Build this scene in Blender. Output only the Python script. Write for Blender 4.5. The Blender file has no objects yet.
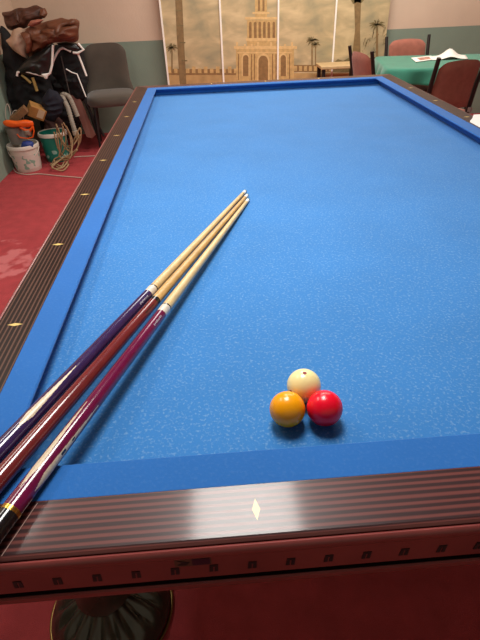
import bpy, math, random
from mathutils import Vector, Matrix, noise
C = bpy.context.scene.collection
S = bpy.context.scene
PI = math.pi
random.seed(7)

# ------------------------------------------------------------------ camera
BED = 0.78                       # reference level of the rails
CLOTH = BED - 0.016              # the playing cloth itself
L, W, H = 2.84, 1.385, 0.026     # playing length, width, cushion height
CAM = Vector((0.3209, -0.4464, BED + 0.5738))
YAW, PITCH, ROLL, FPX = -0.0427, -0.6206, -0.0421, 479.1
cy, sy, cp, sp = math.cos(YAW), math.sin(YAW), math.cos(PITCH), math.sin(PITCH)
fw = Vector((-sy * cp, cy * cp, sp))
r0 = Vector((cy, sy, 0)); u0 = r0.cross(fw)
RT = math.cos(ROLL) * r0 + math.sin(ROLL) * u0
UP = RT.cross(fw)
cam = bpy.data.cameras.new('camera')
cam.sensor_fit = 'HORIZONTAL'; cam.sensor_width = 36.0
cam.lens = FPX / 480 * 36.0
cam.clip_start = 0.02
camo = bpy.data.objects.new('camera', cam); C.objects.link(camo)
camo.matrix_world = Matrix(((RT.x, UP.x, -fw.x, CAM.x), (RT.y, UP.y, -fw.y, CAM.y), (RT.z, UP.z, -fw.z, CAM.z), (0, 0, 0, 1)))
S.camera = camo

# ------------------------------------------------------------------ light
w = bpy.data.worlds.new('world'); S.world = w; w.use_nodes = True
bg = w.node_tree.nodes['Background']
bg.inputs[0].default_value = (1.0, 0.86, 0.72, 1); bg.inputs[1].default_value = 0.32
S.view_settings.view_transform = 'Standard'; S.view_settings.look = 'None'
S.view_settings.exposure = 0.0; S.view_settings.gamma = 1.0; S.view_settings.use_curve_mapping = False

def area(name, loc, sx, sy_, power, col, target=None):
    l = bpy.data.lights.new(name, 'AREA'); l.shape = 'RECTANGLE'; l.size = sx; l.size_y = sy_
    l.energy = power; l.color = col
    o = bpy.data.objects.new(name, l); C.objects.link(o); o.location = loc
    if target is not None:
        o.rotation_euler = (Vector(target) - Vector(loc)).to_track_quat('-Z', 'Y').to_euler()
    return o
area('table_lamp', (0.36, 0.76, BED + 1.42), 0.46, 0.70, 30, (1.0, 0.97, 0.92))
area('table_lamp', (0.45, 2.42, BED + 1.42), 0.50, 0.74, 14, (1.0, 0.97, 0.92))
area('unseen_ceiling_lamp', (-0.95, 1.6, 2.68), 0.3, 1.2, 20, (1.0, 0.94, 0.86))
area('unseen_ceiling_lamp', (1.5, 3.9, 2.68), 2.4, 0.3, 80, (1.0, 0.93, 0.85))  # added unseen lamp that lifts the back and right walls

# ------------------------------------------------------------------ helpers
def ray(u, v):
    return RT * ((u - 240) / FPX) + UP * ((320 - v) / FPX) + fw
def onY(u, v, Y):                # where the sight line meets a vertical plane at depth Y
    d = ray(u, v); return CAM + d * ((Y - CAM.y) / d.y)
def onZ(u, v, z):                # where it meets a level plane
    d = ray(u, v); return CAM + d * ((z - CAM.z) / d.z)

def lin(c):
    return tuple(((x / 255) / 12.92 if x / 255 <= .04045 else ((x / 255 + .055) / 1.055) ** 2.4) for x in c)

def mat(name, rgb, rough=0.6, metal=0.0, var=0.0, scale=30.0, bump=0.0, bscale=200.0, spec=0.5, coat=0.0, trans=0.0, sheen=0.0, detail=4, srgb=True):
    m = bpy.data.materials.new(name); m.use_nodes = True
    nt = m.node_tree; b = nt.nodes['Principled BSDF']
    c = lin(rgb) if srgb else rgb
    b.inputs['Roughness'].default_value = rough; b.inputs['Metallic'].default_value = metal
    b.inputs['Specular IOR Level'].default_value = spec
    b.inputs['Coat Weight'].default_value = coat; b.inputs['Coat Roughness'].default_value = 0.12
    b.inputs['Transmission Weight'].default_value = trans
    b.inputs['Sheen Weight'].default_value = sheen
    tc = nt.nodes.new('ShaderNodeTexCoord')
    n = nt.nodes.new('ShaderNodeTexNoise'); n.inputs['Scale'].default_value = scale; n.inputs['Detail'].default_value = detail
    nt.links.new(tc.outputs['Object'], n.inputs['Vector'])
    rp = nt.nodes.new('ShaderNodeValToRGB')
    lo = tuple(max(0, x * (1 - var)) for x in c); hi = tuple(min(1, x * (1 + var)) for x in c)
    rp.color_ramp.elements[0].position = 0.3; rp.color_ramp.elements[1].position = 0.7
    rp.color_ramp.elements[0].color = (*lo, 1); rp.color_ramp.elements[1].color = (*hi, 1)
    nt.links.new(n.outputs['Fac'], rp.inputs[0]); nt.links.new(rp.outputs[0], b.inputs['Base Color'])
    if bump > 0:
        n2 = nt.nodes.new('ShaderNodeTexNoise'); n2.inputs['Scale'].default_value = bscale; n2.inputs['Detail'].default_value = 4
        nt.links.new(tc.outputs['Object'], n2.inputs['Vector'])
        bp = nt.nodes.new('ShaderNodeBump'); bp.inputs['Strength'].default_value = bump; bp.inputs['Distance'].default_value = 0.01
        nt.links.new(n2.outputs['Fac'], bp.inputs['Height']); nt.links.new(bp.outputs[0], b.inputs['Normal'])
    return m

class MB:
    def __init__(s): s.v = []; s.f = []; s.m = []
    def add(s, vs, fs, mi=0):
        o = len(s.v); s.v += [tuple(x) for x in vs]
        s.f += [tuple(o + i for i in f) for f in fs]; s.m += [mi] * len(fs)
    def box(s, lo, hi, mi=0, M=None):
        x0, y0, z0 = lo; x1, y1, z1 = hi
        vs = [Vector(p) for p in ((x0, y0, z0), (x1, y0, z0), (x1, y1, z0), (x0, y1, z0), (x0, y0, z1), (x1, y0, z1), (x1, y1, z1), (x0, y1, z1))]
        if M is not None: vs = [M @ p for p in vs]
        s.add(vs, [(0, 3, 2, 1), (4, 5, 6, 7), (0, 1, 5, 4), (1, 2, 6, 5), (2, 3, 7, 6), (3, 0, 4, 7)], mi)
    def prism(s, poly, vec, mi=0):        # planar polygon extruded by vec
        n = len(poly); vec = Vector(vec)
        vs = [Vector(p) for p in poly] + [Vector(p) + vec for p in poly]
        s.add(vs, [tuple(reversed(range(n))), tuple(range(n, 2 * n))] + [(i, (i + 1) % n, n + (i + 1) % n, n + i) for i in range(n)], mi)
    def tube(s, pts, r, seg=8, mi=0, closed=False, taper=None):
        pts = [Vector(p) for p in pts]; n = len(pts); rings = []; ref = None
        for i, p in enumerate(pts):
            a = pts[(i - 1) % n] if closed or i > 0 else p
            b = pts[(i + 1) % n] if closed or i < n - 1 else p
            t = (b - a).normalized()
            if ref is None:
                ref = Vector((0, 0, 1)) if abs(t.z) < .9 else Vector((1, 0, 0))
            x = (ref - t * ref.dot(t)); 
            if x.length < 1e-6: x = t.orthogonal()
            x.normalize(); y = t.cross(x); ref = x
            rr = r if taper is None else taper(i / (n - 1))
            rings.append([p + (x * math.cos(2 * PI * k / seg) + y * math.sin(2 * PI * k / seg)) * rr for k in range(seg)])
        vs = [q for ring in rings for q in ring]; fs = []
        for i in range(n if closed else n - 1):
            for k in range(seg):
                j = (i + 1) % n
                fs.append((i * seg + k, i * seg + (k + 1) % seg, j * seg + (k + 1) % seg, j * seg + k))
        if not closed:
            fs.append(tuple(reversed(range(seg)))); fs.append(tuple((n - 1) * seg + k for k in range(seg)))
        s.add(vs, fs, mi)
    def lathe(s, prof, c=(0, 0, 0), seg=32, mi=0, flute=None, cap=True):
        vs = []; n = len(prof)
        for (r, z) in prof:
            for k in range(seg):
                a = 2 * PI * k / seg; dz = flute(a, r, z) if flute else 0
                vs.append((c[0] + r * math.cos(a), c[1] + r * math.sin(a), c[2] + z + dz))
        fs = [(i * seg + k, i * seg + (k + 1) % seg, (i + 1) * seg + (k + 1) % seg, (i + 1) * seg + k) for i in range(n - 1) for k in range(seg)]
        if cap:
            fs.append(tuple(reversed(range(seg)))); fs.append(tuple((n - 1) * seg + k for k in range(seg)))
        s.add(vs, fs, mi)
    def puff(s, outline, T, wr=0.0, wscale=9.0, seed=0, n=110, rings=16, back=0.5, mi=0, sm=1):
        """closed soft shape: planar outline (points in a vertical plane) bulging by T to the front (-y)"""
        o = [Vector(p) for p in outline]
        per = [(o[(i + 1) % len(o)] - o[i]).length for i in range(len(o))]; tot = sum(per); pts = []
        for k in range(n):
            d = tot * k / n; i = 0
            while d > per[i]: d -= per[i]; i += 1
            pts.append(o[i].lerp(o[(i + 1) % len(o)], d / per[i]))
        for _ in range(sm): pts = [(pts[k - 1] + pts[k] * 2 + pts[(k + 1) % n]) / 4 for k in range(n)]
        c = sum(pts, Vector()) / n
        vs = []; fs = []
        prof = [(1 - (k / rings), math.sqrt(max(0, 1 - (1 - k / rings) ** 2))) for k in range(rings)]
        layers = [(a, b) for a, b in reversed(prof[1:])]          # front centre outwards
        layers = [(a, -b) for a, b in layers] + [(1, 0)] + [(a, b * back) for a, b in prof[1:]]
        off = Vector((seed * 3.1, seed * 1.7, seed * 2.3))
        for (a, b) in layers:
            for q in pts:
                p = c + (q - c) * a; p.y += b * T
                if wr:
                    nn = noise.noise(p * wscale + off) + .5 * noise.noise(p * wscale * 2.3 + off)
                    fold = 1 - 2.2 * abs(noise.noise(Vector((p.x * wscale * .9 + p.z * wscale * .7, p.y * wscale * .5, p.z * wscale * 1.6 - p.x * wscale * .5)) - off))
                    p.y += wr * (nn - .8 * fold) * (abs(b) + .3); p.z += wr * .5 * noise.noise(p * wscale * 1.3 - off); p.x += wr * .5 * noise.noise(p * wscale * 1.3 + off * 2)
                p.x = max(p.x, -1.488); p.y = min(p.y, 5.165); p.z = max(p.z, .004)
                vs.append(p)
        m = len(layers)
        for i in range(m - 1):
            for k in range(n):
                fs.append((i * n + k, i * n + (k + 1) % n, (i + 1) * n + (k + 1) % n, (i + 1) * n + k))
        fs.append(tuple(reversed(range(n)))); fs.append(tuple((m - 1) * n + k for k in range(n)))
        s.add(vs, fs, mi)
    def build(s, name, mats, parent=None, smooth=None, bevel=0, loc=None):
        me = bpy.data.meshes.new(name); me.from_pydata(s.v, [], s.f)
        if not isinstance(mats, (list, tuple)): mats = [mats]
        for m in mats: me.materials.append(m)
        me.polygons.foreach_set('material_index', s.m)
        import bmesh
        b = bmesh.new(); b.from_mesh(me); bmesh.ops.recalc_face_normals(b, faces=b.faces); b.to_mesh(me); b.free()
        if smooth is not None:
            me.polygons.foreach_set('use_smooth', [True] * len(me.polygons))
            me.set_sharp_from_angle(angle=math.radians(smooth))
        o = bpy.data.objects.new(name, me); C.objects.link(o)
        if parent is not None: o.parent = parent
        if loc is not None: o.location = loc
        if bevel:
            md = o.modifiers.new('bevel', 'BEVEL'); md.width = bevel; md.segments = 3; md.limit_method = 'ANGLE'; md.angle_limit = math.radians(40)
        return o

def tag(o, label, cat, group=None, kind=None):
    o['label'] = label; o['category'] = cat
    if group: o['group'] = group
    if kind: o['kind'] = kind
    return o
def thing(name, label, cat, loc=(0, 0, 0), rz=0, group=None):
    o = bpy.data.objects.new(name, None); C.objects.link(o); o.empty_display_size = .05
    o.location = loc; o.rotation_euler = (0, 0, rz)
    return tag(o, label, cat, group)
def shift(mb, loc):              # world coordinates -> local to an Empty at loc (no rotation)
    l = Vector(loc); mb.v = [tuple(Vector(p) - l) for p in mb.v]; return mb
def dup(root, loc, rz, label, group=None):
    r = root.copy(); C.objects.link(r); r.location = loc; r.rotation_euler = (0, 0, rz); r['label'] = label
    if group: r['group'] = group
    for ch in list(root.children):
        c = ch.copy(); C.objects.link(c); c.parent = r
        for g in list(ch.children):
            d = g.copy(); C.objects.link(d); d.parent = c
    return r
def structure(o): o['kind'] = 'structure'; return o

# ------------------------------------------------------------------ materials
def wall_mat(name, rgb): return mat(name, rgb, .8, var=.06, scale=2.5, bump=.15, bscale=60)
M_pink = wall_mat('cream_pink_paint', (214, 190, 166))
M_green = wall_mat('grey_green_paint', (130, 146, 130))
M_ceil = mat('ceiling_paint', (215, 210, 200), .9)

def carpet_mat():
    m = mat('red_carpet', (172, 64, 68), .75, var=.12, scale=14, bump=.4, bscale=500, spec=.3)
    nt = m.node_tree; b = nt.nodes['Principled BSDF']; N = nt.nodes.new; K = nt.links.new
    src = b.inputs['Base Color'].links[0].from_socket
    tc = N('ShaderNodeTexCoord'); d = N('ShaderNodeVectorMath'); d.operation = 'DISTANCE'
    glint = onZ(4, 262, 0); d.inputs[1].default_value = glint; K(tc.outputs['Object'], d.inputs[0])  # pale lamp reflection painted into the carpet colour as a noisy patch
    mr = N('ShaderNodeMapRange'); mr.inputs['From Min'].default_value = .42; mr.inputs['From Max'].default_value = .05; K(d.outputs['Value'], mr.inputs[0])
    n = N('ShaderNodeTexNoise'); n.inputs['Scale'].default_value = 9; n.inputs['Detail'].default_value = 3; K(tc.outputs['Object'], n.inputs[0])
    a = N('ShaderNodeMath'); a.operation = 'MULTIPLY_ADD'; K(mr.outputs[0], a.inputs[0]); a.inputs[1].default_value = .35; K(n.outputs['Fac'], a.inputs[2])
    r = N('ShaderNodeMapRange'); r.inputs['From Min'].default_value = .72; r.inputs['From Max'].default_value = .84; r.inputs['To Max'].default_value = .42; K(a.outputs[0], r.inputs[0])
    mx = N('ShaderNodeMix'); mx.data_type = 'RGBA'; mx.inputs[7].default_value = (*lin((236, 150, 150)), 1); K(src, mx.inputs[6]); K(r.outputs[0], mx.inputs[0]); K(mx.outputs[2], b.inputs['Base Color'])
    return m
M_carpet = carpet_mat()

def cloth_mat(name, rgb, speck=0.0, wear=False):
    m = bpy.data.materials.new(name); m.use_nodes = True; nt = m.node_tree; b = nt.nodes['Principled BSDF']
    N = nt.nodes.new; K = nt.links.new
    b.inputs['Roughness'].default_value = .85; b.inputs['Specular IOR Level'].default_value = .25
    b.inputs['Sheen Weight'].default_value = .12; b.inputs['Sheen Roughness'].default_value = .5
    c = lin(rgb)
    tc = N('ShaderNodeTexCoord')
    n1 = N('ShaderNodeTexNoise'); n1.inputs['Scale'].default_value = 190; n1.inputs['Detail'].default_value = 3; n1.inputs['Roughness'].default_value = .55
    n2 = N('ShaderNodeTexNoise'); n2.inputs['Scale'].default_value = 5; n2.inputs['Detail'].default_value = 3
    K(tc.outputs['Object'], n1.inputs[0]); K(tc.outputs['Object'], n2.inputs[0])
    r1 = N('ShaderNodeValToRGB'); r1.color_ramp.elements[0].position = .52; r1.color_ramp.elements[1].position = .74
    r1.color_ramp.elements[0].color = (0, 0, 0, 1); r1.color_ramp.elements[1].color = (speck, speck, speck, 1)
    K(n1.outputs['Fac'], r1.inputs[0])
    mx = N('ShaderNodeMix'); mx.data_type = 'RGBA'
    mx.inputs[6].default_value = (*c, 1); mx.inputs[7].default_value = (*lin((140, 176, 204)), 1)
    K(r1.outputs[0], mx.inputs[0])
    mr = N('ShaderNodeMapRange'); mr.inputs['To Min'].default_value = .88; mr.inputs['To Max'].default_value = 1.1
    K(n2.outputs['Fac'], mr.inputs[0])
    mu = N('ShaderNodeMix'); mu.data_type = 'RGBA'; mu.blend_type = 'MULTIPLY'; mu.inputs[0].default_value = 1
    K(mx.outputs[2], mu.inputs[6]); K(mr.outputs[0], mu.inputs[7])
    K(mu.outputs[2], b.inputs['Base Color'])
    bp = N('ShaderNodeBump'); bp.inputs['Strength'].default_value = .15; bp.inputs['Distance'].default_value = .002
    K(n1.outputs['Fac'], bp.inputs['Height']); K(bp.outputs[0], b.inputs['Normal'])
    return m
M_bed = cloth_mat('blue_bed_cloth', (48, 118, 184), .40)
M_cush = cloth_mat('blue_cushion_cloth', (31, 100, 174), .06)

def rail_mat(name, axis, off, dark=(50, 29, 29), light=(104, 56, 51), cw=.3, sp=.25, p0=.3, p1=.85):
    """striped rosewood veneer: stripes run along the rail"""
    m = bpy.data.materials.new(name); m.use_nodes = True; nt = m.node_tree; b = nt.nodes['Principled BSDF']
    N = nt.nodes.new; K = nt.links.new
    tc = N('ShaderNodeTexCoord'); sx = N('ShaderNodeSeparateXYZ'); K(tc.outputs['Object'], sx.inputs[0])
    g = N('ShaderNodeMapping'); g.inputs['Scale'].default_value = (4, 160, 160) if axis == 1 else (160, 4, 160)
    K(tc.outputs['Object'], g.inputs[0])
    n = N('ShaderNodeTexNoise'); n.inputs['Scale'].default_value = 1.0; n.inputs['Detail'].default_value = 5; K(g.outputs[0], n.inputs[0])
    a = N('ShaderNodeMath'); a.operation = 'MULTIPLY_ADD'; K(sx.outputs[axis], a.inputs[0]); a.inputs[1].default_value = 2 * PI / .0094; a.inputs[2].default_value = off
    ns = N('ShaderNodeMath'); ns.operation = 'MULTIPLY_ADD'; K(n.outputs['Fac'], ns.inputs[0]); ns.inputs[1].default_value = 2.2; K(a.outputs[0], ns.inputs[2])
    s = N('ShaderNodeMath'); s.operation = 'SINE'; K(ns.outputs[0], s.inputs[0])
    mr = N('ShaderNodeMapRange'); mr.inputs['From Min'].default_value = -1; K(s.outputs[0], mr.inputs[0])
    rp = N('ShaderNodeValToRGB'); e = rp.color_ramp.elements
    e[0].position = p0; e[0].color = (*lin(dark), 1); e[1].position = p1; e[1].color = (*lin(light), 1)
    K(mr.outputs[0], rp.inputs[0]); 
    K(rp.outputs[0], b.inputs['Base Color'])
    b.inputs['Roughness'].default_value = .24; b.inputs['Specular IOR Level'].default_value = sp
    n3 = N('ShaderNodeTexNoise'); n3.inputs['Scale'].default_value = 30; n3.inputs['Detail'].default_value = 6; K(tc.outputs['Object'], n3.inputs[0])
    mr3 = N('ShaderNodeMapRange'); mr3.inputs['To Min'].default_value = .36; mr3.inputs['To Max'].default_value = .44; b.inputs['Coat Weight'].default_value = cw; b.inputs['Coat Roughness'].default_value = .12; b.inputs['Coat IOR'].default_value = 1.6; K(n3.outputs['Fac'], mr3.inputs[0])
    K(mr3.outputs[0], b.inputs['Roughness'])
    bp = N('ShaderNodeBump'); bp.inputs['Strength'].default_value = .05; bp.inputs['Distance'].default_value = .002
    K(n.outputs['Fac'], bp.inputs['Height']); K(bp.outputs[0], b.inputs['Normal'])
    return m
M_railx = rail_mat('rosewood_cross_rail', 1, 0.4)
M_raily = rail_mat('rosewood_long_rail', 0, 0.0, (30, 19, 16), (92, 66, 56), .0, .15, .5, 1.0)
M_apron = mat('mahogany_apron', (128, 60, 56), .36, var=.15, scale=12, spec=.4, coat=.08)
M_dark = mat('dark_groove_wood', (14, 9, 9), .5)
M_pearl = mat('mother_of_pearl', (214, 186, 112), .3, var=.08, scale=200)
M_line = mat('pale_line', (170, 140, 130), .4)
M_bronze = mat('dark_polished_metal', (70, 68, 58), .22, metal=.6, var=.15, scale=20)
M_rim = mat('aged_brass', (130, 106, 62), .35, metal=.9)
M_gold = mat('brass', (190, 150, 70), .25, metal=1)
M_blackm = mat('matte_black', (22, 20, 20), .5)
M_plate = mat('dark_plate', (40, 30, 30), .35); M_purple = mat('plate_purple', (34, 20, 38), .35); M_platem = mat('plate_brown', (84, 60, 44), .4)

# ------------------------------------------------------------------ the room
XL, XR, YB, YN, ZC = -1.5, 4.3, 5.18, -2.6, 2.75
DADO = BED + 0.085
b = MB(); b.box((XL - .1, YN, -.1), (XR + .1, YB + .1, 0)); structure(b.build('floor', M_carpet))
b = MB(); b.box((XL - .1, YN, ZC), (XR + .1, YB + .1, ZC + .1)); structure(b.build('ceiling', M_ceil))
b = MB(); b.box((XL, YB, 0), (XR, YB + .1, DADO), 1); b.box((XL, YB, DADO), (XR, YB + .1, ZC), 0); structure(b.build('wall_back', [M_pink, M_green]))
b = MB(); b.box((XL - .1, YN, 0), (XL, YB + .1, DADO), 1); b.box((XL - .1, YN, DADO), (XL, YB + .1, ZC), 0); structure(b.build('wall_left', [M_pink, M_green]))
b = MB(); b.box((XR, YN, 0), (XR + .1, YB + .1, DADO), 1); b.box((XR, YN, DADO), (XR + .1, YB + .1, ZC), 0); structure(b.build('wall_right', [M_pink, M_green]))

# ------------------------------------------------------------------ billiard table
CW, WW = 0.0563, 0.1311
T0 = (W / 2, L / 2, 0.0)
table = thing('billiard_table', 'large blue carom billiard table with dark striped wood rails and no pockets', 'billiard table', T0)
OFF = Vector((-T0[0], -T0[1], BED))
def corner(side, d):            # both ends of the given side at offset d outwards from the cushion nose
    return {'near': ((-d, -d), (W + d, -d)), 'far': ((W + d, L + d), (-d, L + d)),
            'left': ((-d, L + d), (-d, -d)), 'right': ((W + d, -d), (W + d, L + d))}[side]
def sideprism(mb, side, prof, mi=0):
    n = len(prof); vs = []
    for e in (0, 1):
        for d, z in prof:
            c = corner(side, d)[e]; vs.append(Vector((c[0], c[1], z)) + OFF)
    mb.add(vs, [tuple(range(n)), tuple(reversed(range(n, 2 * n)))] + [(i, (i + 1) % n, n + (i + 1) % n, n + i) for i in range(n)], mi)
b = MB(); b.box((OFF.x - .05, OFF.y - .05, CLOTH - .044), (OFF.x + W + .05, OFF.y + L + .05, CLOTH)); b.build('playing_surface', M_bed, table)
P_cush = [(.036, -.0155), (.032, .002), (.012, .0165), (.0015, .0200), (0, .0212), (0, .024), (.0022, .026), (CW, .026), (CW, -.0155)]
P_rail = [(CW, -.05), (CW, .0245), (CW + .0006, .0262), (CW + .002, .0262), (WW - .006, .0262), (WW - .004, .02615), (WW - .001, .0252), (WW + .0018, .0225), (WW + .0018, -.04)]
P_apron = [(.112, .018), (.1332, .0185), (.1345, .0215), (.137, .0225), (.1398, .0212), (.1418, .0182), (.1424, .014), (.1414, .009), (.1385, .005), (.136, .003), (.136, -.047), (.107, -.047)]
P_groove = [(.09, -.047), (.108, -.047), (.108, -.0612), (.1335, -.0612), (.1335, -.0632), (.09, -.0632)]
P_lip = [(.09, -.0625), (.133, -.0625), (.136, -.0645), (.1365, -.073), (.134, -.078), (.09, -.078)]
rails = {}
for side in ('near', 'left', 'far', 'right'):
    b = MB(); sideprism(b, side, P_cush); b.build('cushion', M_cush, table, smooth=35)
    b = MB(); sideprism(b, side, P_rail)
    if side == 'near':           # one long pale line across the rail
        a1 = onZ(37.5, 503, BED + .0262); a2 = onZ(1.5, 556, BED + .0262); t = (a2 - a1).normalized() ; s_ = Vector((-t.y, t.x, 0)) * .0006
        o_ = Vector((-T0[0], -T0[1], .00015)); b.prism([a1 - s_ + o_, a1 + s_ + o_, a2 + s_ + o_, a2 - s_ + o_], (0, 0, -.0003), 1)
    rails[side] = b.build('rail', [M_railx if side in ('near', 'far') else M_raily, M_line], table, smooth=9)
    b = MB(); sideprism(b, side, P_apron); ap = b.build('apron', M_apron, table, smooth=45)
    b = MB(); sideprism(b, side, P_groove); b.build('groove', M_dark, table)
    b = MB(); sideprism(b, side, P_lip); b.build('base_moulding', M_apron, table, smooth=50)
    if side == 'near': near_apron = ap
# diamonds
def dmesh(along):
    b = MB(); a, c = (.0155, .0052)
    pts = [(-a, 0), (0, -c), (a, 0), (0, c)]
    if along == 'x': pts = [(y, x) for x, y in pts][::-1]
    b.prism([(x, y, -.0008) for x, y in pts], (0, 0, .001)); return b
dx = dmesh('x').build('diamond_inlay', M_pearl, rails['near']); dy = None
dd = .0938
spots = {'near': [(W * k / 4, -dd) for k in (1, 2, 3)], 'far': [(W * k / 4, L + dd) for k in (1, 2, 3)],
         'left': [(-dd, L * k / 8) for k in range(1, 8)], 'right': [(W + dd, L * k / 8) for k in range(1, 8)]}
dyo = dmesh('y').build('diamond_inlay', M_pearl, rails['left'])
first = {'x': dx, 'y': dyo}; used = {'x': False, 'y': False}
for side in spots:
    ax = 'x' if side in ('near', 'far') else 'y'
    for (x, y) in spots[side]:
        o = first[ax] if not used[ax] else first[ax].copy()
        if used[ax]: C.objects.link(o)
        used[ax] = True
        o.parent = rails[side]; o.location = (x + OFF.x, y + OFF.y, BED + .0262)
# score notches along the near apron
b = MB()
for sx_, tw in ((-.0034, .0026), (.0030, .0026)):
    b.prism([(sx_ - tw + .0014, 0, .0075), (sx_ + tw + .0002, 0, .0075), (sx_ + tw - .0004, 0, -.008), (sx_ - tw, 0, -.008)], (0, -.0008, 0))
b.prism([(-.004, 0, .0075), (.005, 0, .0075), (.0045, 0, .003), (-.0042, 0, .003)], (0, -.0007, 0))
nt0 = b.build('score_notch', M_blackm, near_apron)
k = 0; x = -.0505
while x < W + .06:
    o = nt0 if k == 0 else nt0.copy()
    if k: C.objects.link(o); o.parent = near_apron
    o.location = (x + OFF.x, -.136 + OFF.y, BED - .026 + .0085 * 0); k += 1; x += .0484
# maker's plate: brown field with a dark pointer, dark purple block
pl = MB(); c0 = onY(192.5, 561.5, -.136)
cx_, cz_ = c0.x + OFF.x, c0.z
Yp = -.136 + OFF.y
pl.box((cx_ - .022, Yp - .0008, cz_ - .0085), (cx_ + .023, Yp + .001, cz_ + .0085), 0)
pl.box((cx_ - .0005, Yp - .0012, cz_ - .007), (cx_ + .0215, Yp, cz_ + .007), 2)
pl.prism([(cx_ - .019, Yp - .0012, cz_ + .006), (cx_ - .003, Yp - .0012, cz_ + .001), (cx_ - .008, Yp - .0012, cz_ - .006), (cx_ - .019, Yp - .0012, cz_ - .0045), (cx_ - .013, Yp - .0012, cz_)], (0, .001, 0), 1)
pl.build('name_plate', [M_platem, M_blackm, M_purple], near_apron)
# body under the slate
b = MB(); b.box((OFF.x + .03, OFF.y + .03, BED - .19), (OFF.x + W - .03, OFF.y + L - .03, BED - .05)); b.build('underframe', M_apron, table, bevel=.004)
def leg_mesh():
    pr = [(.05, 0.008), (.148, 0.008), (.152, .02), (.148, .03), (.143, .04), (.136, .055), (.122, .075), (.102, .094), (.08, .106), (.066, .112), (.07, .125), (.062, .14), (.05, .17), (.048, .28), (.056, .40), (.075, .46), (.09, .50), (.095, .56), (.095, .60)]
    # finer rings for the fluted dome
    b = MB(); b.lathe(pr, seg=144, flute=lambda a, r, z: -.016 * (abs(math.sin(9 * a)) ** 3) * math.sin(PI * min(1, max(0, (r - .068) / .072))) if .034 < z < .115 else 0); return b
lg = leg_mesh().build('pedestal_leg', M_bronze, table, smooth=30)
rb = MB(); rb.tube([(.156 * math.cos(2 * PI * k / 48), .156 * math.sin(2 * PI * k / 48), .008) for k in range(48)], .0045, 8, closed=True)
rim = rb.build('brass_rim', M_rim, lg, smooth=60)
for i, (x, y) in enumerate([(-.022, .165), (W + .005, .165), (-.005, L - .165), (W + .005, L - .165)]):
    l2 = lg if i == 0 else lg.copy()
    if i: 
        C.objects.link(l2); r2 = rim.copy(); C.objects.link(r2); r2.parent = l2
    l2.location = (x + OFF.x, y + OFF.y, 0)

# ------------------------------------------------------------------ balls
RB = .0285
def ballmat(name, rgb): 
    m = mat(name, rgb, .24, var=.02, scale=20, spec=.5); return m
BALLS = [('yellow', (.4131, .0862), (248, 164, 8), 'glossy orange-yellow billiard ball touching the red and the white ball'),
         ('white', (.4484, .1368), (246, 230, 164), 'ivory white billiard ball with small red spots behind the other two'),
         ('red', (.4721, .0826), (236, 8, 42), 'glossy plain red billiard ball right of the yellow one')]
M_spot = mat('ball_spot_red', (140, 28, 24), .3)
for nm, (x, y), col, lab in BALLS:
    b = MB(); nseg, nr = 48, 26
    prof = [(max(1e-5, RB * math.sin(PI * k / nr)), RB - RB * math.cos(PI * k / nr)) for k in range(nr + 1)]
    b.lathe(prof, seg=nseg, cap=False)
    o = b.build('billiard_ball', ballmat(nm + '_ball', col), smooth=180, loc=(x, y, CLOTH + .0001)); tag(o, lab, 'ball', 'carom balls on the blue cloth')
    if nm == 'white':
        ctr = Vector((x, y, CLOTH + RB))
        back = (CAM - ctr).normalized()
        right = RT - back * RT.dot(back); right.normalize(); up = back.cross(right)
        for (a, c) in ((.06, .72), (-.74, -.37), (.55, -.75)):
            n = right * a + up * c + back * math.sqrt(max(0, 1 - a * a - c * c)); n.normalize()
            t1 = n.orthogonal().normalized(); t2 = n.cross(t1); rr = .0034
            ringv = [(n * math.sqrt(RB ** 2 - rr ** 2) + (t1 * math.cos(2 * PI * k / 20) + t2 * math.sin(2 * PI * k / 20)) * rr) * 1.004 for k in range(20)]
            sb = MB(); vs = [n * RB * 1.006] + ringv + [n * RB * .95]
            sb.add([v + Vector((0, 0, RB)) for v in vs], [(0, 1 + k, 1 + (k + 1) % 20) for k in range(20)] + [(21, 1 + (k + 1) % 20, 1 + k) for k in range(20)])
            sb.build('spot', M_spot, o, smooth=60)

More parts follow.
